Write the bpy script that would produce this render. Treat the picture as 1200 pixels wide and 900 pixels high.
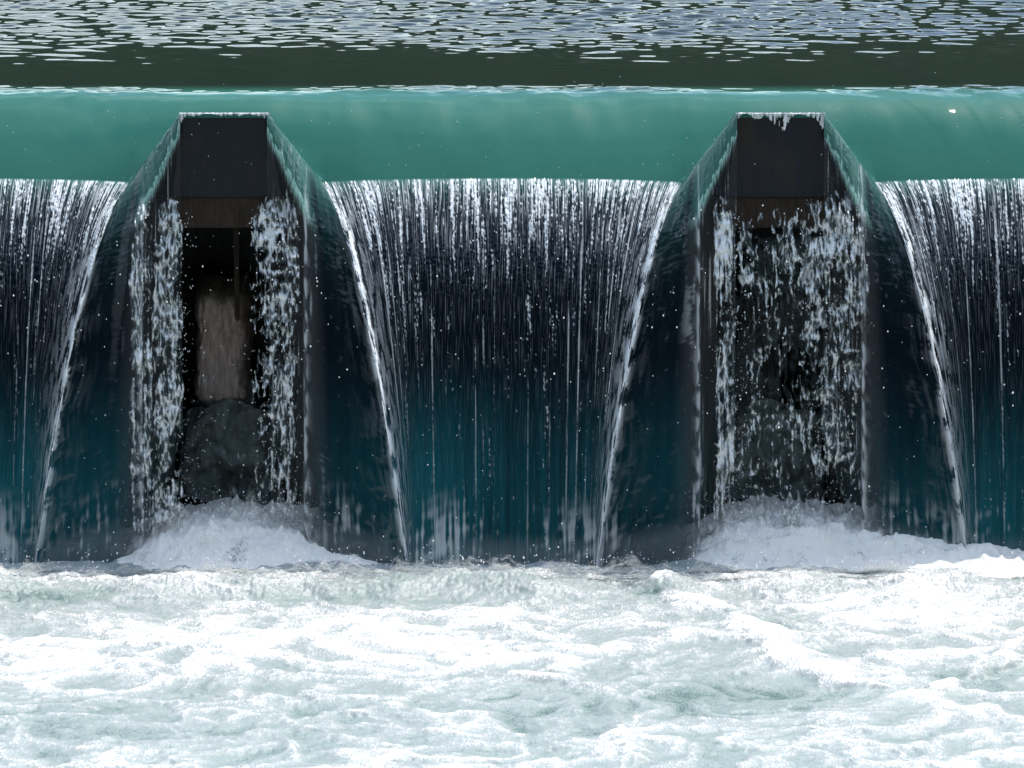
import bpy, bmesh, math, random
import numpy as np

R = math.radians
for o in list(bpy.data.objects):
    bpy.data.objects.remove(o)
SC = bpy.context.scene
COL = SC.collection
rng = np.random.default_rng(7)
random.seed(7)

# ------------------------------------------------------------------ camera, sky, sun, exposure
CAM_Y, CAM_Z = -41.0, 5.68
cam = bpy.data.cameras.new('camera')
cam.sensor_width = 36.0
cam.lens = 18.0 / math.tan(R(7.5))
cam.clip_start, cam.clip_end = 0.5, 6000.0
camo = bpy.data.objects.new('camera', cam)
COL.objects.link(camo)
camo.location = (0.0, CAM_Y, CAM_Z)
camo.rotation_euler = (R(90 - 12.0), 0, 0)
SC.camera = camo

SUN_EL, SUN_AZ = 65.0, 36.0            # azimuth measured from +Y towards +X
world = bpy.data.worlds.new('World')
SC.world = world
world.use_nodes = True
wn, wl = world.node_tree.nodes, world.node_tree.links
wn.clear()
sky = wn.new('ShaderNodeTexSky')
sky.sky_type = 'NISHITA'
sky.sun_disc = False
sky.sun_elevation = R(SUN_EL)
sky.sun_rotation = R(SUN_AZ)
sky.air_density, sky.dust_density, sky.ozone_density = 1.0, 0.8, 1.5
bg = wn.new('ShaderNodeBackground')
bg.inputs['Strength'].default_value = 0.15
wo = wn.new('ShaderNodeOutputWorld')
# unseen broken cloud, added to brighten ripple reflections upstream and fill the shade
_tc = wn.new('ShaderNodeTexCoord')
_sep = wn.new('ShaderNodeSeparateXYZ')
wl.new(_tc.outputs['Generated'], _sep.inputs[0])


def _mr(v, a, b, c=0.0, d=1.0):
    n = wn.new('ShaderNodeMapRange')
    n.interpolation_type = 'SMOOTHSTEP'
    wl.new(v, n.inputs[0])
    for k, q in zip((1, 2, 3, 4), (a, b, c, d)): n.inputs[k].default_value = q
    return n.outputs[0]


def _mul(a, b):
    n = wn.new('ShaderNodeMath'); n.operation = 'MULTIPLY'
    wl.new(a, n.inputs[0]); wl.new(b, n.inputs[1])
    return n.outputs[0]


_no = wn.new('ShaderNodeTexNoise')
_no.inputs['Scale'].default_value = 3.2; _no.inputs['Detail'].default_value = 7; _no.inputs['Roughness'].default_value = 0.55
_mp = wn.new('ShaderNodeMapping'); _mp.inputs['Scale'].default_value = (1, 1, 2.2)
wl.new(_tc.outputs['Generated'], _mp.inputs[0]); wl.new(_mp.outputs[0], _no.inputs['Vector'])
_cl = _mul(_mr(_no.outputs['Fac'], 0.38, 0.58), _mul(_mr(_sep.outputs[1], -0.9, 0.5, 0.35, 1.0), _mr(_sep.outputs[2], 1.0, 0.40, 0.30, 1.0)))
_mi = wn.new('ShaderNodeMix'); _mi.data_type = 'RGBA'
_mi.inputs[7].default_value = (6.8, 8.0, 8.6, 1)
wl.new(_cl, _mi.inputs[0]); wl.new(sky.outputs[0], _mi.inputs[6])
wl.new(_mi.outputs[2], bg.inputs[0])
wl.new(bg.outputs[0], wo.inputs[0])

sun = bpy.data.lights.new('sun', 'SUN')
sun.energy, sun.angle, sun.color = 2.5, R(0.53), (1.0, 0.96, 0.9)
suno = bpy.data.objects.new('sun', sun)
COL.objects.link(suno)
suno.rotation_euler = (R(90 - SUN_EL), 0, R(180 - SUN_AZ))
SC.view_settings.view_transform = 'Standard'
SC.view_settings.look = 'None'
SC.view_settings.exposure = 1.05
SC.view_settings.gamma = 1.0

# ------------------------------------------------------------------ noise
_perm = rng.permutation(256).astype(np.int32)
_perm = np.concatenate([_perm, _perm])
_ang = rng.random(256) * 2 * np.pi
_gx, _gy = np.cos(_ang), np.sin(_ang)


def pn(x, y, seed=0):
    """2-D gradient noise, about -1..1"""
    x = np.asarray(x, float) + seed * 17.31
    y = np.asarray(y, float) + seed * 9.77
    xi, yi = np.floor(x).astype(np.int32), np.floor(y).astype(np.int32)
    fx, fy = x - xi, y - yi
    u, v = fx * fx * fx * (fx * (fx * 6 - 15) + 10), fy * fy * fy * (fy * (fy * 6 - 15) + 10)
    X, Y = (xi + seed * 31) & 255, yi & 255

    def g(dx, dy):
        h = _perm[_perm[(X + dx) & 255] + ((Y + dy) & 255)]
        return _gx[h] * (fx - dx) + _gy[h] * (fy - dy)
    a, b = g(0, 0), g(1, 0)
    c, d = g(0, 1), g(1, 1)
    return 1.5 * ((a + u * (b - a)) * (1 - v) + (c + u * (d - c)) * v)


def fbm(x, y, oct=4, seed=0, gain=0.5):
    s, a, f, n = 0.0, 1.0, 1.0, 0.0
    for k in range(oct):
        s = s + a * pn(x * f, y * f, seed + k * 3)
        n += a
        a *= gain
        f *= 2.03
    return s / n


def sst(a, b, x):
    t = np.clip((x - a) / (b - a), 0, 1)
    return t * t * (3 - 2 * t)


# ------------------------------------------------------------------ object helpers
def link(name, me, mats=(), parent=None, smooth=True):
    o = bpy.data.objects.new(name, me)
    COL.objects.link(o)
    for m in (mats if isinstance(mats, (list, tuple)) else [mats]):
        me.materials.append(m)
    if smooth and len(me.polygons):
        me.polygons.foreach_set('use_smooth', np.ones(len(me.polygons), bool))
    if parent is not None:
        o.parent = parent
    return o


def tag(o, label=None, cat=None, group=None, kind=None):
    if label: o['label'] = label
    if cat: o['category'] = cat
    if group: o['group'] = group
    if kind: o['kind'] = kind
    return o


def empty(name, loc):
    o = bpy.data.objects.new(name, None)
    COL.objects.link(o)
    o.location = loc
    return o


def grid_mesh(name, P, attrs=None, keep=None, midx=None):
    """P: (nv, nu, 3) -> quad mesh; keep: (nv-1, nu-1) bool mask of faces"""
    nv, nu = P.shape[:2]
    idx = np.arange(nv * nu, dtype=np.int32).reshape(nv, nu)
    q = np.stack([idx[:-1, :-1], idx[:-1, 1:], idx[1:, 1:], idx[1:, :-1]], -1).reshape(-1, 4)
    V = P.reshape(-1, 3)
    A = {k: np.asarray(v, np.float32).reshape(-1) for k, v in (attrs or {}).items()}
    mi = None if midx is None else midx.reshape(-1)
    if keep is not None:
        kf = keep.reshape(-1)
        q = q[kf]
        if mi is not None: mi = mi[kf]
        used = np.zeros(len(V), bool)
        used[q.reshape(-1)] = True
        remap = np.cumsum(used) - 1
        q = remap[q].astype(np.int32)
        V = V[used]
        A = {k: v[used] for k, v in A.items()}
    me = bpy.data.meshes.new(name)
    me.vertices.add(len(V))
    me.vertices.foreach_set('co', V.astype(np.float32).reshape(-1))
    me.loops.add(len(q) * 4)
    me.loops.foreach_set('vertex_index', q.reshape(-1))
    me.polygons.add(len(q))
    me.polygons.foreach_set('loop_start', np.arange(0, len(q) * 4, 4, dtype=np.int32))
    if mi is not None:
        me.polygons.foreach_set('material_index', mi.astype(np.int32))
    for k, v in A.items():
        at = me.attributes.new(k, 'FLOAT', 'POINT')
        at.data.foreach_set('value', v)
    me.update(calc_edges=True)
    me.validate()
    return me


def box_mesh(name, x0, x1, y0, y1, z0, z1, bevel=0.012):
    bm = bmesh.new()
    vs = [bm.verts.new(p) for p in [(x0, y0, z0), (x1, y0, z0), (x1, y1, z0), (x0, y1, z0),
                                    (x0, y0, z1), (x1, y0, z1), (x1, y1, z1), (x0, y1, z1)]]
    for f in [(3, 2, 1, 0), (4, 5, 6, 7), (0, 1, 5, 4), (1, 2, 6, 5), (2, 3, 7, 6), (3, 0, 4, 7)]:
        bm.faces.new([vs[i] for i in f])
    if bevel:
        bmesh.ops.bevel(bm, geom=bm.edges[:], offset=bevel, segments=2, affect='EDGES')
    me = bpy.data.meshes.new(name)
    bm.to_mesh(me)
    bm.free()
    return me


def prism_mesh(name, front, back, bevel=0.01):
    """front/back: matching rings of points"""
    bm = bmesh.new()
    a = [bm.verts.new(p) for p in front]
    b = [bm.verts.new(p) for p in back]
    n = len(a)
    bm.faces.new(a)
    bm.faces.new(b[::-1])
    for i in range(n):
        j = (i + 1) % n
        bm.faces.new([a[j], a[i], b[i], b[j]])
    bmesh.ops.recalc_face_normals(bm, faces=bm.faces[:])
    if bevel:
        bmesh.ops.bevel(bm, geom=bm.edges[:], offset=bevel, segments=2, affect='EDGES')
    me = bpy.data.meshes.new(name)
    bm.to_mesh(me)
    bm.free()
    return me


# ------------------------------------------------------------------ materials
class NT:
    def __init__(s, name):
        s.m = bpy.data.materials.new(name)
        s.m.use_nodes = True
        s.n, s.l = s.m.node_tree.nodes, s.m.node_tree.links
        s.n.clear()
        s.out = s.n.new('ShaderNodeOutputMaterial')

    def new(s, t, **kw):
        n = s.n.new('ShaderNode' + t)
        for k, v in kw.items(): setattr(n, k, v)
        return n

    def set(s, n, **kw):
        for k, v in kw.items():
            i = n.inputs[k.replace('_', ' ')]
            if hasattr(v, 'links') or hasattr(v, 'is_linked'): s.l.new(v, i)
            else: i.default_value = v
        return n

    def attr(s, name):
        return s.new('Attribute', attribute_name=name).outputs['Fac']

    def principled(s, **kw):
        return s.set(s.new('BsdfPrincipled'), **kw)

    def mixc(s, f, a, b):
        n = s.new('Mix', data_type='RGBA')
        for i, v in ((0, f), (6, a), (7, b)):
            if hasattr(v, 'is_linked'): s.l.new(v, n.inputs[i])
            else: n.inputs[i].default_value = v if i == 0 else (*v, 1)[:4]
        return n.outputs[2]

    def mixs(s, f, a, b):
        n = s.new('MixShader')
        if hasattr(f, 'is_linked'): s.l.new(f, n.inputs[0])
        else: n.inputs[0].default_value = f
        s.l.new(a, n.inputs[1]); s.l.new(b, n.inputs[2])
        return n.outputs[0]

    def noise(s, scale=(1, 1, 1), detail=4, rough=0.5, dist=0.0):
        tc = s.new('TexCoord')
        mp = s.new('Mapping')
        mp.inputs['Scale'].default_value = scale
        s.l.new(tc.outputs['Object'], mp.inputs[0])
        n = s.new('TexNoise')
        n.inputs['Scale'].default_value = 1.0
        n.inputs['Detail'].default_value = detail
        n.inputs['Roughness'].default_value = rough
        n.inputs['Distortion'].default_value = dist
        s.l.new(mp.outputs[0], n.inputs['Vector'])
        return n.outputs['Fac']

    def ramp(s, f, stops):
        r = s.new('ValToRGB')
        e = r.color_ramp.elements
        while len(e) < len(stops): e.new(0.5)
        for k, (p, c) in enumerate(stops):
            e[k].position = p
            e[k].color = (*c, 1) if len(c) == 3 else c
        s.l.new(f, r.inputs[0])
        return r.outputs[0]

    def bump(s, h, strength=0.3, dist=0.02):
        b = s.new('Bump')
        b.inputs['Strength'].default_value = strength
        b.inputs['Distance'].default_value = dist
        s.l.new(h, b.inputs['Height'])
        return b.outputs[0]

    def done(s, sh):
        s.l.new(sh, s.out.inputs[0])
        return s.m


GREEN = (0.024, 0.124, 0.092)
DEEP = (0.0012, 0.010, 0.0045)
NAVY = (0.0012, 0.004, 0.009)
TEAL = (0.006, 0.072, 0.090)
THIN = (0.36, 0.62, 0.52)


def m_reservoir():
    t = NT('reservoir_water')
    c = t.mixc(t.attr('shallow'), DEEP, GREEN)
    b = t.bump(t.noise((9, 7, 1), 3), 0.25, 0.004)
    p = t.principled(Base_Color=c, Roughness=0.03, IOR=1.333, Normal=b)
    return t.done(p.outputs[0])


def m_curtain(thin):
    t = NT('thin_falling_water' if thin else 'falling_water')
    gr = t.attr('green')
    c = t.mixc(gr, t.mixc(t.attr('foam_light'), NAVY, TEAL), THIN if thin else GREEN)
    p = t.principled(Base_Color=c, Roughness=0.13, IOR=1.333)
    f = t.principled(Base_Color=(0.97, 0.98, 0.99, 1), Roughness=0.3, IOR=1.333)
    tr = t.set(t.new('BsdfTranslucent'), Color=(0.80, 0.88, 0.9, 1))
    foam = t.mixs(0.1, f.outputs[0], tr.outputs[0])
    body = p.outputs[0]
    if thin:
        tg = t.set(t.new('BsdfTranslucent'), Color=(0.25, 0.55, 0.45, 1))
        half = t.new('Math', operation='MULTIPLY'); half.inputs[1].default_value = 0.15
        t.l.new(gr, half.inputs[0])
        body = t.mixs(half.outputs[0], body, tg.outputs[0])
    cx = t.new('CombineXYZ')
    for i, (nm, k) in enumerate((('across', 85.0), ('fallen', 2.6))):
        mm = t.new('Math', operation='MULTIPLY'); mm.inputs[1].default_value = k
        t.l.new(t.attr(nm), mm.inputs[0]); t.l.new(mm.outputs[0], cx.inputs[i])
    nz = t.new('TexNoise', noise_dimensions='2D')
    nz.inputs['Scale'].default_value = 1.0; nz.inputs['Detail'].default_value = 3; nz.inputs['Roughness'].default_value = 0.6
    t.l.new(cx.outputs[0], nz.inputs['Vector'])
    ct = t.new('MapRange', clamp=False)
    t.l.new(nz.outputs['Fac'], ct.inputs[0])
    for i, v in enumerate((0.54, 0.72, 0.0, 1.0)): ct.inputs[i + 1].default_value = v
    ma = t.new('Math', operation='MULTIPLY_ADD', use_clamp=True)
    t.l.new(ct.outputs[0], ma.inputs[0]); t.l.new(t.attr('thread'), ma.inputs[1]); t.l.new(t.attr('aeration_shine'), ma.inputs[2])
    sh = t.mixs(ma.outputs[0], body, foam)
    if thin:
        tp = t.new('BsdfTransparent')
        sh = t.mixs(t.attr('opacity'), tp.outputs[0], sh)
    return t.done(sh)


def m_froth():
    t = NT('frothy_water')
    c = t.mixc(t.attr('white'), (0.15, 0.19, 0.19), (0.98, 0.98, 0.98))
    p = t.principled(Base_Color=c, Roughness=0.2, IOR=1.333)
    tr = t.set(t.new('BsdfTranslucent'), Color=(0.9, 0.93, 0.95, 1))
    tp = t.new('BsdfTransparent')
    return t.done(t.mixs(t.attr('opacity'), tp.outputs[0], t.mixs(0.12, p.outputs[0], tr.outputs[0])))


def m_foam():
    t = NT('river_foam')
    fo = t.attr('foam')
    n = t.noise((60, 22, 40), 3, 0.8)
    a = t.new('Math', operation='MULTIPLY_ADD')
    t.l.new(n, a.inputs[0]); a.inputs[1].default_value = 1.5; a.inputs[2].default_value = -0.75
    s = t.new('Math', operation='ADD', use_clamp=True)
    t.l.new(fo, s.inputs[0]); t.l.new(a.outputs[0], s.inputs[1])
    c = t.ramp(s.outputs[0], [(0.0, (0.085, 0.14, 0.13)), (0.28, (0.22, 0.272, 0.258)), (0.62, (0.29, 0.325, 0.315)), (0.84, (0.42, 0.43, 0.43)), (1.0, (0.90, 0.86, 0.79))])
    b = t.bump(t.noise((75, 36, 50), 5, 0.7), 0.3, 0.015)
    p = t.principled(Base_Color=c, Roughness=0.38, IOR=1.333, Normal=b)
    return t.done(p.outputs[0])


def m_steel():
    t = NT('wet_dark_steel')
    n = t.noise((2.2, 2, 1.2), 6, 0.62, 0.6)
    c = t.ramp(n, [(0.38, (0.004, 0.006, 0.014)), (0.55, (0.006, 0.007, 0.015)), (0.68, (0.018, 0.012, 0.009)), (0.8, (0.008, 0.008, 0.011))])
    st = t.noise((40, 8, 1.6), 4, 0.6)
    b = t.bump(st, 0.5, 0.01)
    r = t.ramp(st, [(0.35, (0.22,) * 3), (0.7, (0.5,) * 3)])
    p = t.principled(Base_Color=c, Roughness=r, Normal=b, Specular_IOR_Level=0.33)
    return t.done(p.outputs[0])


def m_concrete(name, dark, light, sx=5, ro=0.55):
    t = NT(name)
    n = t.noise((sx * 4, sx * 3, sx * .7), 6, 0.65)
    c = t.ramp(n, [(0.3, dark), (0.68, light)])
    b = t.bump(t.noise((60, 40, 14), 5, 0.7), 0.7, 0.015)
    p = t.principled(Base_Color=c, Roughness=ro, Normal=b, Specular_IOR_Level=0.2 if ro > .5 else 0.5)
    return t.done(p.outputs[0])


def m_land(name, a, b, sc):
    t = NT(name)
    n = t.noise((sc, sc, sc), 5, 0.6)
    p = t.principled(Base_Color=t.ramp(n, [(0.35, a), (0.65, b)]), Roughness=0.9)
    return t.done(p.outputs[0])


M_RES, M_CUR, M_THIN, M_FROTH, M_FOAM = m_reservoir(), m_curtain(False), m_curtain(True), m_froth(), m_foam()
M_STEEL = m_steel()
M_BROWN = m_concrete('brown_stained_concrete', (0.25, 0.19, 0.16), (0.60, 0.48, 0.42))
M_BEAM = m_concrete('rusty_wet_beam', (0.016, 0.011, 0.008), (0.052, 0.036, 0.026), 4)
M_DARK = m_concrete('dark_wet_concrete', (0.014, 0.014, 0.015), (0.035, 0.034, 0.033))
M_ALGAE = m_concrete('algae_wet_concrete', (0.035, 0.046, 0.040), (0.19, 0.21, 0.195), 2, .22)
M_WOOD = m_land('wooded_hill', (0.003, 0.012, 0.005), (0.009, 0.026, 0.010), 0.25)
M_GROUND = m_land('grass_ground', (0.05, 0.07, 0.03), (0.10, 0.11, 0.05), 0.4)

# ------------------------------------------------------------------ layout numbers (metres)
PIERS = (-3.05, 2.84)             # centre line of each pier along the crest
TOP_H, BASE_H = 0.46, 1.03        # half width of a pier at its top and where it meets the lip
Z_LIP, Z_TOP = -0.807, -0.075     # water level at the lip of a bay, over the top of a pier
Z_POOL = -4.70
VX = 1.28
XEND = 8.4


def pier_w(x, y=0.0):
    """0 over a pier's top .. 1 in a bay"""
    w = np.ones_like(x, dtype=float)
    for c in PIERS:
        d = np.abs(x - c)
        a, b = TOP_H - 0.25 * y, BASE_H + 0.45 * y
        w = np.minimum(w, np.clip((d - a) / (b - a), 0, 1))
    return w


def lip_z(x):
    w = pier_w(x)
    bow = np.zeros_like(x, dtype=float)
    for c in PIERS:
        d = np.abs(x - c) - BASE_H
        bow = np.maximum(bow, np.exp(-np.clip(d, 0, 9) / 0.7))
    return Z_TOP + (Z_LIP - Z_TOP) * w - 0.045 * bow * w + 0.02 * w


# ------------------------------------------------------------------ ground, hills, water bodies
def axis(a, b, step, far_lo, far_hi, grow=1.35):
    mid = list(np.arange(a, b + step / 2, step))
    lo, s, p = [], step, a
    while p > far_lo:
        s *= grow
        p = max(p - s, far_lo)
        lo.append(p)
    hi, s, p = [], step, b
    while p < far_hi:
        s *= grow
        p = min(p + s, far_hi)
        hi.append(p)
    return np.array(lo[::-1] + mid + hi)


def build_land():
    xs = axis(-30, 30, 10, -1600, 1600, 1.25)
    X, Y = np.meshgrid(xs, xs)
    P = np.stack([X, Y, np.full_like(X, -7.5) + 0.4 * pn(X * .03, Y * .03, 2)], -1)
    o = link('ground', grid_mesh('ground', P), M_GROUND)
    tag(o, kind='structure')
    # wooded hillside beyond the reservoir and a taller one behind the camera, added to darken reflections
    for nm, y0, y1, hh, sg in (('hills', 150, 330, 46, 1), ('hills', 80, 330, 118, -1)):
        xs, ys = np.linspace(-420, 420, 420), np.linspace(y0, y1, 90)
        X, Y = np.meshgrid(xs, ys)
        rise = sst(y0, y0 + 60, Y) * (1 - 0.15 * sst(y0 + 80, y1, Y))
        Z = -7 + rise * (hh + 7) * (1 + 0.10 * fbm(X * .012, Y * .012, 3, 5)) + rise * 4.0 * np.abs(fbm(X * .16, Y * .16, 3, 9))
        o = link(nm, grid_mesh(nm, np.stack([X, Y * sg, Z], -1)), M_WOOD)
        tag(o, kind='structure')


def build_reservoir():
    xs = axis(-6.6, 6.6, 0.030, -420, 420)
    ys = np.concatenate([np.linspace(0, 1.6, 110), axis(1.625, 13, 0.032, 1.62, 160, 1.3)[0:]])
    ys = np.unique(np.round(ys, 5))
    X, Y = np.meshgrid(xs, ys)
    w = pier_w(X, 0.0)
    lip = lip_z(X)
    bay = Z_LIP + .02 + (lip - Z_TOP - (Z_LIP - Z_TOP + .02) * w)
    k = np.clip(Y / (.015 + .22 * (1 - w)), 0, 1)
    k = k * k * (3 - 2 * k)
    drop = -(lip * (1 - k) + bay * k)
    wl_ = 1 - .75 * np.exp(-(np.minimum(np.abs(X - PIERS[0]), np.abs(X - PIERS[1])) / 1.0) ** 2)
    saw = sst(3.4, 4.6, X)
    jag = .20 * fbm(X * .9, Y * .5, 3, 4) * wl_ + (.015 + .035 * sst(.7, 1.1, Y)) * fbm(X * 3.4 + .4 * Y, Y * .8, 3, 8) * wl_ + .012 * saw * (((X + .55 * Y) * 1.7 + .4 * pn(X, 0 * X, 9)) % 1.0 - .5)
    L = .86 + 0.34 * wl_ + jag
    q = np.clip((L - Y) / .035, -30, 60)
    u = .035 * np.log1p(np.exp(q)) / L
    a_ = .105 * L
    Z = -(a_ * np.minimum(u, 1) + (drop - a_) * np.minimum(u, 1) ** 1.95)
    # wind ripples: calm where the water speeds up towards the crest
    amp = sst(1.3, 9.5, Y) * (0.75 + 0.5 * pn(X * .25, Y * .2, 3)) * (1 - 0.6 * sst(14, 40, Y)) * (Y < 60)
    H = np.zeros_like(X)
    for k2 in range(26):
        lam = 0.165 * 1.046 ** k2
        th = rng.normal(0, 0.38) + math.pi / 2
        ph = rng.random() * 6.28
        H += (0.0070 * lam ** 0.9) * np.sin((X * math.cos(th) + Y * math.sin(th)) * 6.2832 / lam + ph + 1.3 * pn(X * .5, Y * .5, k2))
    H += 0.010 * fbm(X * 1.1, Y * 1.9, 3, 6)
    Z += amp * H * 0.95
    # the faint standing waves at the edge where the flow bends down
    band = np.exp(-((Y - (L + 0.06)) / 0.24) ** 2) * wl_
    Z += band * (0.030 * fbm(X * 1.7, Y * 3.4, 3, 11) + .010 * pn(X * 5, Y * 7, 13) + 0.0020 * pn(X * 9 + Y * 16, Y * 12, 12) * sst(3.6, 4.6, X))
    Z += sst(.02, .5, Y) * (1 - sst(1.0, 1.5, Y)) * (.003 * pn(X * 1.2 + .2 * Y, Y * .5, 14) + .0012 * pn(X * 6 + 2.2 * Y, Y * 1.3, 15) * .6)
    shallow = 1 - sst(.9, 1.6, Y)
    Y = Y - .16 * (1 - w) * (1 - sst(0, .3, Y))
    o = link('reservoir_water', grid_mesh('reservoir_water', np.stack([X, Y, Z], -1), {'shallow': shallow}), M_RES)
    tag(o, kind='structure')


def ridge(X, Y, pts, wid):
    """soft band along a polyline"""
    best = np.full_like(X, 1e9)
    for (ax, ay), (bx, by) in zip(pts[:-1], pts[1:]):
        dx, dy = bx - ax, by - ay
        t = np.clip(((X - ax) * dx + (Y - ay) * dy) / (dx * dx + dy * dy), 0, 1)
        best = np.minimum(best, (X - ax - t * dx) ** 2 + (Y - ay - t * dy) ** 2)
    return np.exp(-best / wid ** 2)


def foam_field(X, Y):
    """height above the pool and whiteness of the churning water"""
    wx = X + 0.55 * fbm(X * .55, Y * .55, 3, 21)
    wy = Y + 0.45 * fbm(X * .5, Y * .6, 3, 25)
    big = fbm(wx * .42, wy * .55, 4, 31)
    lace = 1 - np.abs(fbm(wx * 1.2, wy * 1.5, 4, 37)) * 3.0
    lace2 = 1 - np.abs(fbm(wx * 3.4, wy * 3.8, 3, 41)) * 2.6
    fine = fbm(X * 9, Y * 6, 3, 45)
    near = sst(-1.6, -7.5, Y)
    f = 0.56 - 0.22 * near + 0.40 * big + 0.30 * np.clip(lace, 0, 1) * (0.6 + near) + 0.17 * np.clip(lace2, 0, 1) + 0.10 * fine - .06
    # marks seen in the churn: thin green windows, bright boils and the lines between them
    for cx, cy, sx, sy, a in ((-4.6, -2.85, .8, .30, -.55), (1.38, -2.45, .28, .16, -.7), (1.95, -3.5, .55, .28, -.35), (-2.0, -2.7, .5, .14, -.3), (2.2, -6.2, .8, .6, -.3),
                              (0.3, -6.9, .9, .9, -.2), (-3.0, -7.4, 1.4, .5, -.25), (4.6, -5.6, .5, .35, -.3), (1.0, -2.9, .5, .25, -.2),
                              (-4.6, -4.9, .8, .9, .28), (4.0, -3.3, 1.3, .8, .16), (-.2, -3.3, 1.6, .5, .25), (-.8, -4.9, .9, .6, .2)):
        dxn, dyn = wx - cx, wy - cy
        f += a * np.exp(-(dxn / sx) ** 2 - (dyn / sy) ** 2)
    d1 = ridge(wx, wy, [(1.5, -2.2), (2.1, -3.6), (2.6, -4.8), (3.25, -5.9)], .20)
    d2 = ridge(wx, wy, [(5.0, -3.9), (4.75, -5.0), (3.9, -6.2), (3.3, -6.5)], .13)
    d3 = ridge(wx, wy, [(-1.6, -3.6), (-.4, -5.4), (.9, -6.1), (1.0, -8.2)], .12)
    d4 = ridge(wx, wy, [(-4.2, -6.2), (-2.4, -5.0), (-1.6, -3.6)], .16)
    f += .38 * d1 + .30 * d2 + .22 * d3 + .2 * d4
    # relief
    boil = np.exp(-((Y + 2.35 + .42 * fbm(X * .7, 0 * X, 2, 51)) / .42) ** 2)
    h = 0.18 * boil * (0.5 + 1.5 * fbm(X * .9, Y * .7, 3, 53)) + 0.07 * big + 0.035 * np.clip(lace, 0, 1) + 0.032 * fbm(wx * 2.2, wy * 2.4, 3, 55)
    h += 0.012 * np.clip(lace2, -1, 1) + 0.007 * fine + .10 * d1 + .06 * d2 + .04 * d3
    h += (0.016 * pn(X * 24, Y * 16, 57)) * (0.2 + 0.8 * boil)
    f = np.where(Y > -1.75, f * .75 + .1, f)
    return h, np.clip(f, 0, 1.15)


def build_pool():
    xs = axis(-6.0, 6.0, 0.0135, -90, 90, 1.5)
    ys = np.concatenate([-(axis(0.3, 9.2, 0.0175, 0.29, 160, 1.4)[1:][::-1])])
    X, Y = np.meshgrid(xs, ys)
    h, f = foam_field(X, Y)
    fade = (1 - sst(10, 40, -Y)) * (1 - sst(7, 20, np.abs(X)))
    Z = Z_POOL + h * fade
    f = f * (0.35 + 0.65 * fade)
    o = link('river_water', grid_mesh('river_water', np.stack([X, Y, Z], -1), {'foam': f}), M_FOAM)
    tag(o, kind='structure')


def build_mound(c, prof, label):
    xs = np.arange(-1.9, 3.0, 0.015)
    ys = np.arange(-2.85, 0.0, 0.022)
    DX, Y = np.meshgrid(xs, ys)
    X = DX + c
    Y = Y + .0
    top = np.interp(xs, [p[0] for p in prof], [p[1] for p in prof])[None, :]
    sh = np.interp(xs, [-1.2, .6, 1.9, 3.0], [0, 0, -.42, -.5])[None, :] if c > 0 else 0
    ty = sst(-1.95, -.9, Y - sh)
    n = fbm(X * 1.7, Y * 1.9, 4, 61)
    n2 = fbm(X * 7, Y * 6, 3, 63)
    spike = np.clip(pn(X * 13, Y * 7, 65), 0, 1) ** 2
    h = top * ty * (1 + .34 * n) + top * (.10 * n2 + .26 * spike) * ty
    Z = Z_POOL - 0.10 + h
    lc = 1 - 3.2 * np.abs(fbm(X * 2.6, Y * 2.8 + .5 * n, 3, 67))
    f = np.clip(1.10 + .26 * n + .10 * n2 + .26 * np.clip(lc, -.5, 1), .85, 1.5)
    keep = (h[:-1, :-1] > 0.03)
    o = link('foam_mound', grid_mesh('foam_mound', np.stack([X, Y, Z], -1), {'foam': f}, keep), M_FOAM)
    tag(o, label, 'foam', 'foam mounds under the piers')


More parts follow.
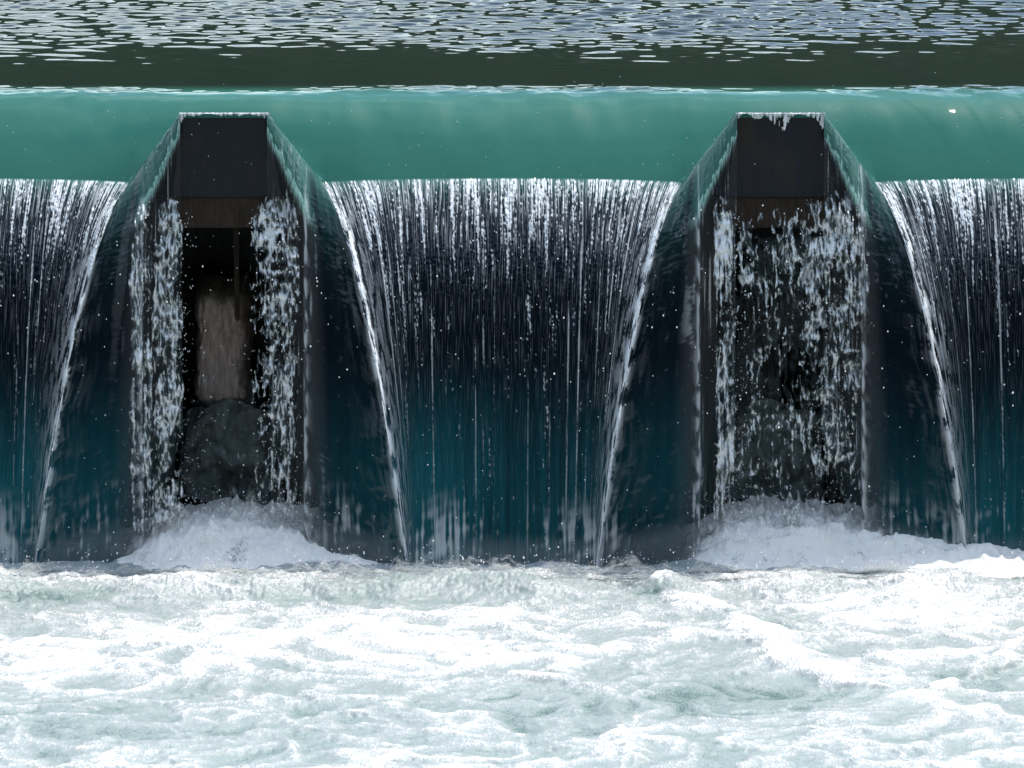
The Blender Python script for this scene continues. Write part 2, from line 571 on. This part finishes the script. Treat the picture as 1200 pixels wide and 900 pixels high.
# ------------------------------------------------------------------ falling curtains
def curtain(lo, hi, left_pier, right_pier, label):
    """lo/hi: lip range in x; left_pier/right_pier: centre of the pier bounding it or None"""
    segs = []
    a, b = lo, hi
    if left_pier is not None:
        segs += [np.linspace(lo, left_pier + .86, 44, endpoint=False), np.linspace(left_pier + .86, left_pier + 1.06, 90, endpoint=False)]
        a = left_pier + 1.06
    if right_pier is not None:
        b = right_pier - 1.06
    inner = np.arange(max(a, -6.1), min(b, 6.1), 0.0085)
    if a < -6.1: segs.append(np.linspace(a, -6.1, 50, endpoint=False))
    segs.append(inner)
    if b > 6.1: segs.append(np.linspace(6.1, b, 50))
    if right_pier is not None:
        segs += [np.linspace(b, right_pier - .86, 90, endpoint=False), np.linspace(right_pier - .86, hi, 44)]
    x0 = np.concatenate(segs)
    T = 0.80
    t = np.linspace(0, 1, 470) ** 0.72 * T
    t[0] = 0
    X0, TT = np.meshgrid(x0, t)
    w = pier_w(x0)
    vx = np.zeros_like(x0)
    rid = np.zeros_like(X0)
    dark = np.zeros_like(X0)
    gap = np.full_like(x0, 9.0)
    for c, s in ((left_pier, 1), (right_pier, -1)):
        if c is None: continue
        d = (x0 - c) * s
        d = d - BASE_H
        v = np.where(d < 0, sst(-.17, 0.01, d) * VX, np.maximum(VX - 1.24 * d, 0) * (d < 1.0) + 0.0)
        v = np.where(d > .85, .226 * np.exp(-(d - .85) / .5), v)
        vx += s * v
        gap = np.minimum(gap, d)
        rid = np.maximum(rid, (np.exp(-((d - .03) / .06) ** 2) + .60 * np.exp(-(np.clip(d - .04, 0, 9) / .20)) * (d > .0))[None, :] * np.ones_like(X0))
        dark = np.maximum(dark, (sst(-.20, -.15, d) * (1 - sst(-.02, .02, d)))[None, :] * np.ones_like(X0))
    vy = 0.42 + 1.58 * np.clip(w, 0, 1) ** 1.3
    vz = 0.35 + 1.45 * np.clip(w, 0, 1) ** 1.3
    X = X0 + vx[None, :] * TT
    Y = -vy[None, :] * TT - .16 * (1 - w)[None, :]
    Z = lip_z(x0)[None, :] - vz[None, :] * TT - 4.905 * TT ** 2
    P = np.stack([X, Y, Z], -1)
    # normals of the smooth sheet
    du = np.gradient(P, axis=1)
    dv = np.gradient(P, axis=0)
    N = np.cross(dv, du)
    N /= np.linalg.norm(N, axis=-1, keepdims=True) + 1e-9
    N *= np.where(N[..., 1:2] > 0, -1, 1)
    # cords, scales and wavelets in the sheet
    grow = sst(0.0, 0.10, TT)
    S = vz[None, :] * TT + 4.905 * TT ** 2            # metres fallen
    wob = X0 + 0.02 * pn(X0 * 3, S * 1.1, 71)
    cord = pn(wob * 9, S * .35, 73) + .7 * pn(wob * 21, S * .6, 75) + .5 * pn(wob * 44, S * 1.3, 77)
    scale = (pn(wob * 30, S * 22, 79) + .6 * pn(wob * 52, S * 40, 81)) * (1 + .7 * np.exp(-S / .7))
    disp = grow * (0.0052 * cord + 0.0020 * scale * (1 - .55 * sst(.6, 2.4, S)))
    rr = pn(X0 * 16, S * 4.5, 83)
    disp += rid * sst(.02, .25, TT) * (0.045 + 0.025 * rr * sst(.2, 1.5, S))
    disp += dark * (0.008 * pn(X * 7 + S * 2, S * 4, 85) + .003 * pn(X * 22, S * 12, 87)) * sst(.02, .2, TT)
    # entrained bubbles, plus sun glints painted in as white streaks
    soft = (1 - sst(-.17, -.10, gap))[None, :]
    disp *= 1 - .75 * soft
    hi_n = pn(wob * 27, S * 1.1, 91) * .66 + pn(wob * 8, S * .4, 93) * .42 + pn(wob * 50, S * 2.2, 94) * .42
    spk = pn(wob * 52, S * 4.5, 95) * .60 + pn(wob * 70, S * 26, 90) * .75
    top = np.exp(-S / 1.1)
    thr = 0.93 - 0.96 * top - .06 * np.exp(-S / 2.0)
    st = sst(0.0, .30, hi_n + .70 * spk + .16 * pn(X0 * 2.2, S * .4, 96) - thr * .95)
    strand = sst(.43, .63, pn(X0 * 24, S * .10 + 2, 97) + .12 * spk + .14 * pn(X0 * 10, S * 2.5, 98)) * np.exp(-S / 2.6) * sst(.15, .5, S)
    air_shine = np.clip(1.0 * st * (.35 + .9 * top) + .9 * strand, 0, 1)
    air_shine = np.maximum(air_shine, .30 * np.exp(-S / .28) * (.6 + .5 * pn(wob * 20, S * 3, 92)))
    air_shine *= sst(0.0, 0.022, S)
    ra = rid * sst(.0, .08, S) * sst(-.45, .25, rr + .5 * spk + .35 * pn(X0 * 46, S * 3, 99))
    air_shine = np.maximum(air_shine, np.clip(ra * 1.15, 0, 1))
    air_shine *= 1 - .93 * dark
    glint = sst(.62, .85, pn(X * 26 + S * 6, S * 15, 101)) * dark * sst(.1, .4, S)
    air_shine = np.maximum(air_shine, .14 * glint * np.exp(-S / 2))  # glint dashes painted white on the dark flanks
    disp += air_shine * (.0075 * pn(wob * 40, S * 13, 115) + .005 * pn(wob * 70, S * 60, 117) + .004)
    P = P + N * disp[..., None]
    # pool foam's reflection at the foot, painted as broken white
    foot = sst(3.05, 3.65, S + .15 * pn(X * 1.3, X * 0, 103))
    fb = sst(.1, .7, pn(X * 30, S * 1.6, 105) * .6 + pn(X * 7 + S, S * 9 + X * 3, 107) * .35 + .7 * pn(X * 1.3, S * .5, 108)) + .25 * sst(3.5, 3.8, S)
    air_shine = np.maximum(air_shine, foot * fb * .40)
    # thin sheets running off the sloping shoulders of the piers
    shoulder = (1 - sst(-.17, -.10, gap))[None, :] * np.ones_like(X0)
    stv = pn(X0 * 70, S * .7, 111) + .5 * pn(X0 * 30, S * 2.5, 112)
    reach = 0.22 + 0.42 * np.clip(w, 0, 1)[None, :]
    op_s = np.clip(.97 * (1 - sst(reach * .75, reach * 1.25, S + .16 * stv)) + .16 + .30 * sst(.25, .8, stv), 0, 1)
    op = 1 - shoulder * (1 - op_s)
    sh_air = sst(.45, .95, stv + .3 * spk) * .7 + .10
    air_shine = air_shine * (1 - shoulder) + shoulder * np.clip(sh_air, 0, 1) * sst(.0, .04, S) * (.35 + .65 * sst(reach * .7, reach * 1.3, S))
    edge = np.exp(-((gap + .165) / .018) ** 2)[None, :] * sst(.1, .5, S)
    air_shine = np.maximum(air_shine, .65 * edge * sst(-.4, .3, pn(X0 * 40, S * 6, 113)))
    op = np.maximum(op, .8 * edge)
    green = np.maximum(shoulder * (1 - sst(reach * .8, reach * 1.3, S)), np.exp(-S / .10) * (1 - .0 * shoulder))
    green = np.maximum(green, .5 * dark * np.exp(-S / .25))
    green = np.maximum(green, np.exp(-np.clip(gap, 0, 9) / .1)[None, :] * np.exp(-S / .35) * .8 * (gap > -.1)[None, :])
    thread = (.72 * np.exp(-S / .55) + .06 * np.exp(-S / 3)) * sst(0, .04, S) * (1 - dark) * (1 - soft) + .10 * rid
    foam_light = sst(1.6, 3.5, S) * np.clip(.75 + .7 * pn(X * .55 + 3, S * .3, 119) + .35 * pn(X * 16, S * .5, 120), 0.05, 1.4)  # teal of light off the foam, painted in towards the foot
    foam_light = foam_light * (1 - .5 * dark)
    keep = (Z[:-1, :-1] > Z_POOL - .25)
    midx = ((op[:-1, :-1] < .995) | (op[1:, 1:] < .995)).astype(np.int32)
    me = grid_mesh('water_curtain', P, {'aeration_shine': air_shine, 'opacity': op, 'green': green, 'foam_light': foam_light, 'across': wob, 'fallen': S, 'thread': thread}, keep, midx)
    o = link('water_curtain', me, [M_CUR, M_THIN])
    tag(o, label, 'waterfall', 'falling curtains of the weir')


def lace_sheet(name, c, x_lo, x_hi, s_lo, s_hi, y0, dens, seed, label, cat, group, stretch=1.0, vy=1.0, wb=0.0):
    """a torn, frothy fall of water: a wrinkled sheet with real holes"""
    xs = np.arange(x_lo, x_hi, 0.0075)
    ss = np.arange(s_lo, s_hi, 0.0095)
    DX, S = np.meshgrid(xs, ss)
    X = c + DX + .03 * pn(S * 1.5, DX * 2, seed) + .02 * pn(S * 6, DX * 5, seed + 1)
    t = np.sqrt(np.clip(S - s_lo, 0, 9) / 4.905 + .002)
    mid, half = (x_lo + x_hi) / 2, (x_hi - x_lo) / 2
    e = np.abs(DX - mid) / half
    n = (.75 * pn(X * 15, S * 4.5 * stretch, seed + 2) + .6 * pn(X * 34, S * 9 * stretch, seed + 3) + .5 * pn(X * 58, S * 2.2 * stretch, seed + 4)
         + .85 * pn(X * 3.6, S * 1.9, seed + 5) + .12 * pn(X * 95, S * 40 * stretch, seed + 11))
    ring = 1 - np.abs(pn(X * 11, S * 8, seed + 6)) * 3.2
    val = n + .45 * np.clip(ring, -1, 1) + dens(DX, S) - 1.1 * np.clip(e - .55, 0, 1) ** 1.2 * 1.6
    val = val - 1.6 * (1 - sst(0, .10, S - s_lo - .22 * e ** 3 - .10 * np.abs(pn(X * 14, X * 0 + seed, seed))))
    Y = y0 - vy * t + .06 * pn(X * 8, S * 5, seed + 7) + .025 * pn(X * 25, S * 17, seed + 8) + .015 * pn(X * 55, S * 40, seed + 9)
    Z = Z_TOP - S
    P = np.stack([X, Y, Z], -1)
    keep = val > -.48
    k = keep[:-1, :-1] & keep[1:, 1:]
    fs = max(stretch, .3)
    wrp = .05 * pn(X * 7, S * 3, seed + 15)
    web = np.maximum(1 - 3.4 * np.abs(pn((X + wrp) * 12, S * 3.2 * fs + wrp * 9, seed + 10)), .92 - 3.0 * np.abs(pn((X - wrp) * 25, S * 6.5 * fs, seed + 12)))
    white = sst(.12 + wb, .88 + wb, .66 * web + .34 * val + .30 * pn(X * 50, S * 15, seed + 13) + .25 * pn(X * 100, S * 48, seed + 14))
    op = np.clip((.40 if wb == 0 else .16) * sst(-.48, .15, val) + .65 * white, 0, .97)
    o = link(name, grid_mesh(name, P, {'opacity': op, 'white': white}, k), M_FROTH)
    return tag(o, label, cat, group)


# ------------------------------------------------------------------ weir body and piers
def build_weir():
    w = empty('weir', (0, 0.3, Z_POOL))
    tag(w, 'dark wet weir body with brown stained openings behind the falling water', 'weir')

    def part(name, x0, x1, y0, y1, z0, z1, m, bevel=.015):
        o = link(name, box_mesh(name, x0, x1, y0, y1, z0, z1, bevel), m, smooth=False)
        o.parent = w
        o.matrix_parent_inverse = w.matrix_world.inverted()
        o.location = (-w.location.x, -w.location.y, -w.location.z)
        return o
    part('back_wall', -XEND, XEND, 1.9, 2.3, Z_POOL - 2.5, -1.06, M_DARK)
    edges = [-XEND] + [e for c in PIERS for e in (c - .62, c + .60)] + [XEND]
    for i in range(0, len(edges), 2):
        part('gate_panel', edges[i], edges[i + 1], .10, .34, Z_POOL - 1.2, -1.0, M_DARK)
    part('crest_slab', -XEND, XEND, .345, 2.28, -1.34, -1.02, M_DARK)
    for c in PIERS:
        us, vs = np.linspace(-1.06, 1.06, 70), np.linspace(-1.06, 1.06, 110)
        U, V = np.meshgrid(us, vs)
        ed = (np.abs(U) ** 5 + np.abs(V) ** 6)
        cx = c - .155 + .30 * U + .035 * pn(V * 2.2 + .3 * U, U * 1.2, 141) + .012 * pn(U * 9, V * 9, 142)
        cz = -2.86 + .68 * V + .05 * pn(U * 2.6, V * 1.3 + 4, 143) + .02 * pn(U * 9, V * 3, 144)
        cy = .80 + .42 * ed ** 1.6 + .05 * fbm(U * 5, V * 3, 4, 145)
        o = link('support_column', grid_mesh('support_column', np.stack([cx, cy, cz], -1)), M_BROWN if c < 0 else M_DARK, w)
        o.location = (-w.location.x, -w.location.y, -w.location.z)
        if c < 0:
            part('pull_rod', c + .035, c + .09, .50, .60, -2.45, -1.342, M_BEAM, .02)
        # sloping wet apron under the column
        xs, ts = np.linspace(-.60, .58, 60), np.linspace(0, 1, 50)
        X, T = np.meshgrid(xs, ts)
        Zz = -3.42 - .95 * T + .13 * fbm(X * 2.6, T * 3, 3, 121) - .2 * np.abs(X / .6) ** 3 * (1 - T) - .12 * np.exp(-((X + .02) / .30) ** 2 - ((T - .78) / .10) ** 2)
        Yy = .80 - .75 * T + .26 * fbm(X * 2.4, T * 3, 3, 123) + .25 * (X / .6) ** 4 + .30 * np.exp(-((X + .02) / .30) ** 2 - ((T - .74) / .10) ** 2)
        o = link('apron', grid_mesh('apron', np.stack([c + X, Yy, Zz], -1)), M_ALGAE)
        o.parent = w
        o.location = (-w.location.x, -w.location.y, -w.location.z)


def build_pier(c, label):
    p = empty('weir_pier', (c, 0, Z_LIP))
    tag(p, label, 'pier', 'dark piers splitting the overflow')

    def add(name, me, m):
        o = link(name, me, m, p, smooth=False)
        o.location = (-c, 0, -Z_LIP)
        return o
    zt, zb, yf = -.10, -.968, -.13
    add('front_plate', prism_mesh('front_plate', [(c - .455, yf + .02, zt), (c + .455, yf + .02, zt), (c + .60, yf, zb), (c - .56, yf, zb)],
                                  [(c - .44, .10, zt), (c + .44, .10, zt), (c + .58, .10, zb), (c - .54, .10, zb)], .008), M_STEEL)
    for s, xb in ((-1, .565), (1, .605)):
        add('side_plate', prism_mesh('side_plate', [(c + s * .46, yf + .03, zt - .004), (c + s * xb, yf + .01, zb), (c + s * 1.0, .12, zb), (c + s * 1.0, .12, -.86)],
                                     [(c + s * .45, .14, zt - .004), (c + s * .56, .14, zb), (c + s * .98, .16, zb), (c + s * .98, .16, -.86)], .004), M_STEEL)
    add('cross_beam', box_mesh('cross_beam', c - .62, c + .60, -.085, .09, -1.315, -.985, .008), M_BEAM)
    add('joint_strip', box_mesh('joint_strip', c - .57, c + .61, -.10, .05, -.984, -.969, 0), M_DARK)


def overflow_film(c, seed, runs, label):
    xs = np.arange(-.47, .475, .006)
    ss = np.concatenate([np.linspace(-.03, 0, 6), np.arange(.006, .42, .006)])
    DX, S = np.meshgrid(xs, ss)
    over = S < 0
    n = pn(DX * 26, S * 3, seed) + .6 * pn(DX * 60, S * 12, seed + 1)
    length = .008 + runs * np.clip(pn(xs * 5, xs * 0 + .5, seed + 2) + .25 + .4 * np.exp(-(xs / .16) ** 2), 0, 1) ** 1.5 + .05 * np.exp(-((np.abs(xs) - .45) / .03) ** 2)
    keep = over | ((S < length[None, :] * (1 + .6 * n)) & ((n > -.15) | (S < .03)))
    Y = np.where(over, -.165 - S, -.168 + .01 * pn(DX * 20, S * 20, seed + 3))
    Z = np.where(over, Z_TOP + .004 + .005 * pn(DX * 30, S * 9, seed + 4), Z_TOP + .002 - S)
    k = keep[:-1, :-1] & keep[1:, 1:]
    o = link('overflow_film', grid_mesh('overflow_film', np.stack([c + DX, Y, Z], -1), {'opacity': np.full_like(DX, .9), 'white': np.clip(.6 + .9 * n, 0, 1)}, k), M_FROTH)
    tag(o, label, 'water film', 'films of water over the pier tops')


def droplets():
    pts = []

    def cloud(n, f):
        for _ in range(n): pts.append(f())
    u, g = random.uniform, random.gauss
    for c in PIERS:
        cloud(260, lambda: (c + g(-.48, .10), -.5 + g(0, .15), u(-4.4, -1.1), abs(g(0, .003)) + .003))
        cloud(320, lambda: (c + g(.55, .13), -.5 + g(0, .15), u(-4.4, -1.1), abs(g(0, .003)) + .003))
        cloud(350, lambda: (c + g(0, .9), -.9 + g(0, .35), Z_POOL + .42 + abs(g(0, .13)), abs(g(0, .004)) + .003))
    cloud(900, lambda: (u(-5.6, 5.6), -.25 - u(0, 1.3), u(-4.3, -.9), abs(g(0, .003)) + .0035))
    cloud(500, lambda: (u(-5.6, 5.6), -1.75 + g(0, .15), Z_POOL + .12 + abs(g(0, .09)), abs(g(0, .004)) + .003))
    cloud(110, lambda: (u(-5.6, 5.6), -u(0, 2.5), u(-.7, 0.4), u(.002, .0042)))
    oct_v = np.array([(1, 0, 0), (-1, 0, 0), (0, 1, 0), (0, -1, 0), (0, 0, 1.3), (0, 0, -1.3)])
    oct_f = np.array([(0, 2, 4), (2, 1, 4), (1, 3, 4), (3, 0, 4), (2, 0, 5), (1, 2, 5), (3, 1, 5), (0, 3, 5)])
    A = np.array(pts)
    V = (A[:, None, :3] + oct_v[None] * A[:, None, 3:4]).reshape(-1, 3)
    F = (oct_f[None] + 6 * np.arange(len(A))[:, None, None]).reshape(-1, 3)
    me = bpy.data.meshes.new('spray_droplets')
    me.from_pydata(V.tolist(), [], F.tolist())
    for a in ('opacity', 'white'):
        me.attributes.new(a, 'FLOAT', 'POINT').data.foreach_set('value', np.ones(len(V), np.float32))
    o = link('spray_droplets', me, M_FROTH)
    tag(o, kind='stuff')


def spray(x_lo, x_hi, height, y0, depth, seed):
    """fine spray thrown up where the water strikes the pool"""
    xs = np.arange(x_lo, x_hi, .011)
    hs = np.arange(0, 1.0001, .03)
    X, H = np.meshgrid(xs, hs)
    top = height(X) * (.55 + .9 * np.clip(fbm(X * 1.9, X * 0 + seed, 3, seed), -.5, .7) + .25 * pn(X * 9, X * 0, seed + 1))
    Z = Z_POOL + .02 + np.clip(top, .01, 9) * H
    Y = y0 + depth * fbm(X * 1.4, H * 1.5, 3, seed + 2) - .12 * H + .02 * pn(X * 30, H * 12, seed + 3)
    n = .6 * pn(X * 7 + H, H * 4, seed + 4) + .5 * pn(X * 22, H * 9, seed + 5) + .45 * pn(X * 48, H * 22, seed + 6)
    e = sst(x_lo, x_lo + .3, X) * (1 - sst(x_hi - .3, x_hi, X))
    op = np.clip((.95 - 1.0 * H + .9 * n) * e, 0, .85) * (1 - H ** 3)
    keep = (op[:-1, :-1] > .02)
    o = link('splash_spray', grid_mesh('splash_spray', np.stack([X, Y, Z], -1), {'opacity': op, 'white': np.clip(1.0 + .2 * n, .85, 1)}, keep), M_FROTH)
    tag(o, kind='stuff')
    SPRAYS.append(o)


SPRAYS = []


# ------------------------------------------------------------------ assemble
build_land()
build_reservoir()
build_weir()
build_pier(PIERS[0], 'dark trapezoid weir pier on the left, brown beam bare below its face')
build_pier(PIERS[1], 'dark trapezoid weir pier on the right, splashing water covering its lower beam')
build_pool()
for s in (-1, 1):
    o = link('abutment', box_mesh('abutment', min(s * XEND, s * 60), max(s * XEND, s * 60), -2.5, 2.6, -8, .9, .03), M_ALGAE, smooth=False)
    tag(o, 'grey concrete abutment closing the %s end of the weir' % ('left' if s < 0 else 'right'), 'abutment', 'abutments of the weir')
curtain(-XEND, PIERS[0] - TOP_H, None, PIERS[0], 'dark glittering water curtain left of both piers, cut by the left edge')
curtain(PIERS[0] + TOP_H, PIERS[1] - TOP_H, PIERS[0], PIERS[1], 'wide dark glittering water curtain falling between the two piers')
curtain(PIERS[1] + TOP_H, XEND, PIERS[1], None, 'dark glittering water curtain right of both piers, cut by the right edge')

c = PIERS[0]
G = 'frothy streams beside the piers'
lace_sheet('frothy_stream', c, -.74, -.43, .82, 4.3, -.14, lambda x, s: .28 - .05 * s, 131, 'white frothy stream hanging down left of the bare brown beam', 'stream', G)
lace_sheet('frothy_stream', c, .28, .80, .80, 4.3, -.14, lambda x, s: .02 - .18 * s + .5 * np.exp(-s * .5) + .3 * (x > .62), 151, 'wide white frothy stream hanging down right of the bare brown beam', 'stream', G)
lace_sheet('frothy_stream', c, -.98, -.72, .85, 4.3, -.30, lambda x, s: -.02 - .02 * s, 171, 'thin streaky stream left of the white frothy stream on the left pier', 'stream', G, .15)
c = PIERS[1]
lace_sheet('frothy_stream', c, -.70, -.48, .75, 4.3, -.16, lambda x, s: .25 - .08 * s, 191, 'thin streaky stream down the left corner of the right pier', 'stream', G, .3)
lace_sheet('frothy_stream', c, -.50, .40, .90, 4.3, -.20, lambda x, s: -.62 - .03 * s + .25 * np.exp(-((s - 1.5) / .5) ** 2), 211, 'open web of splashing drops across the dark hollow under the right pier', 'splash', G)
lace_sheet('frothy_stream', c, .20, .92, .74, 4.3, -.14, lambda x, s: .12 - .20 * s + .3 * np.exp(-s * .5), 231, 'wide torn frothy stream down the right side of the right pier', 'stream', G)

lace_sheet('water_film', PIERS[0], -.46, .36, 2.7, 4.4, .02, lambda x, s: .10, 271, 'thin glassy film of water across the hollow under the left pier', 'water film', None, .8, .5, .62)
lace_sheet('water_film', PIERS[1], -.52, .62, 1.25, 4.4, .02, lambda x, s: .12, 281, 'thin glassy film of water across the hollow under the right pier', 'water film', None, .8, .5, .62)
overflow_film(PIERS[0], 251, .03, 'thin white film of water on the top edge of the left pier')
overflow_film(PIERS[1], 261, .15, 'ragged white film of water dripping over the top edge of the right pier')
build_mound(PIERS[0], [(-1.9, .0), (-1.3, .10), (-.9, .26), (-.66, .42), (.3, .46), (.8, .40), (1.15, .30), (1.6, .22), (2.0, .05), (3, 0)], 'white foam mound boiling up under the left pier')
build_mound(PIERS[1], [(-1.9, .0), (-1.1, .12), (-.8, .26), (-.55, .42), (.2, .48), (.9, .42), (1.5, .36), (2.2, .30), (2.9, .24)], 'broad white foam mound boiling up under the right pier')
for k, c in enumerate(PIERS):
    for j, (y0, a) in enumerate(((-.75, .80), (-1.15, .60))):
        spray(c - 1.0, c + (1.1 if k == 0 else 1.7), lambda x, a=a: x * 0 + a, y0, .22, 301 + 20 * k + 7 * j)
spray(-6.2, 6.2, lambda x: x * 0 + .30, -1.74, .05, 351)
spray(-6.2, 6.2, lambda x: x * 0 + .20, -1.95, .06, 361)
with bpy.context.temp_override(active_object=SPRAYS[0], object=SPRAYS[0], selected_objects=SPRAYS, selected_editable_objects=SPRAYS):
    bpy.ops.object.join()
droplets()
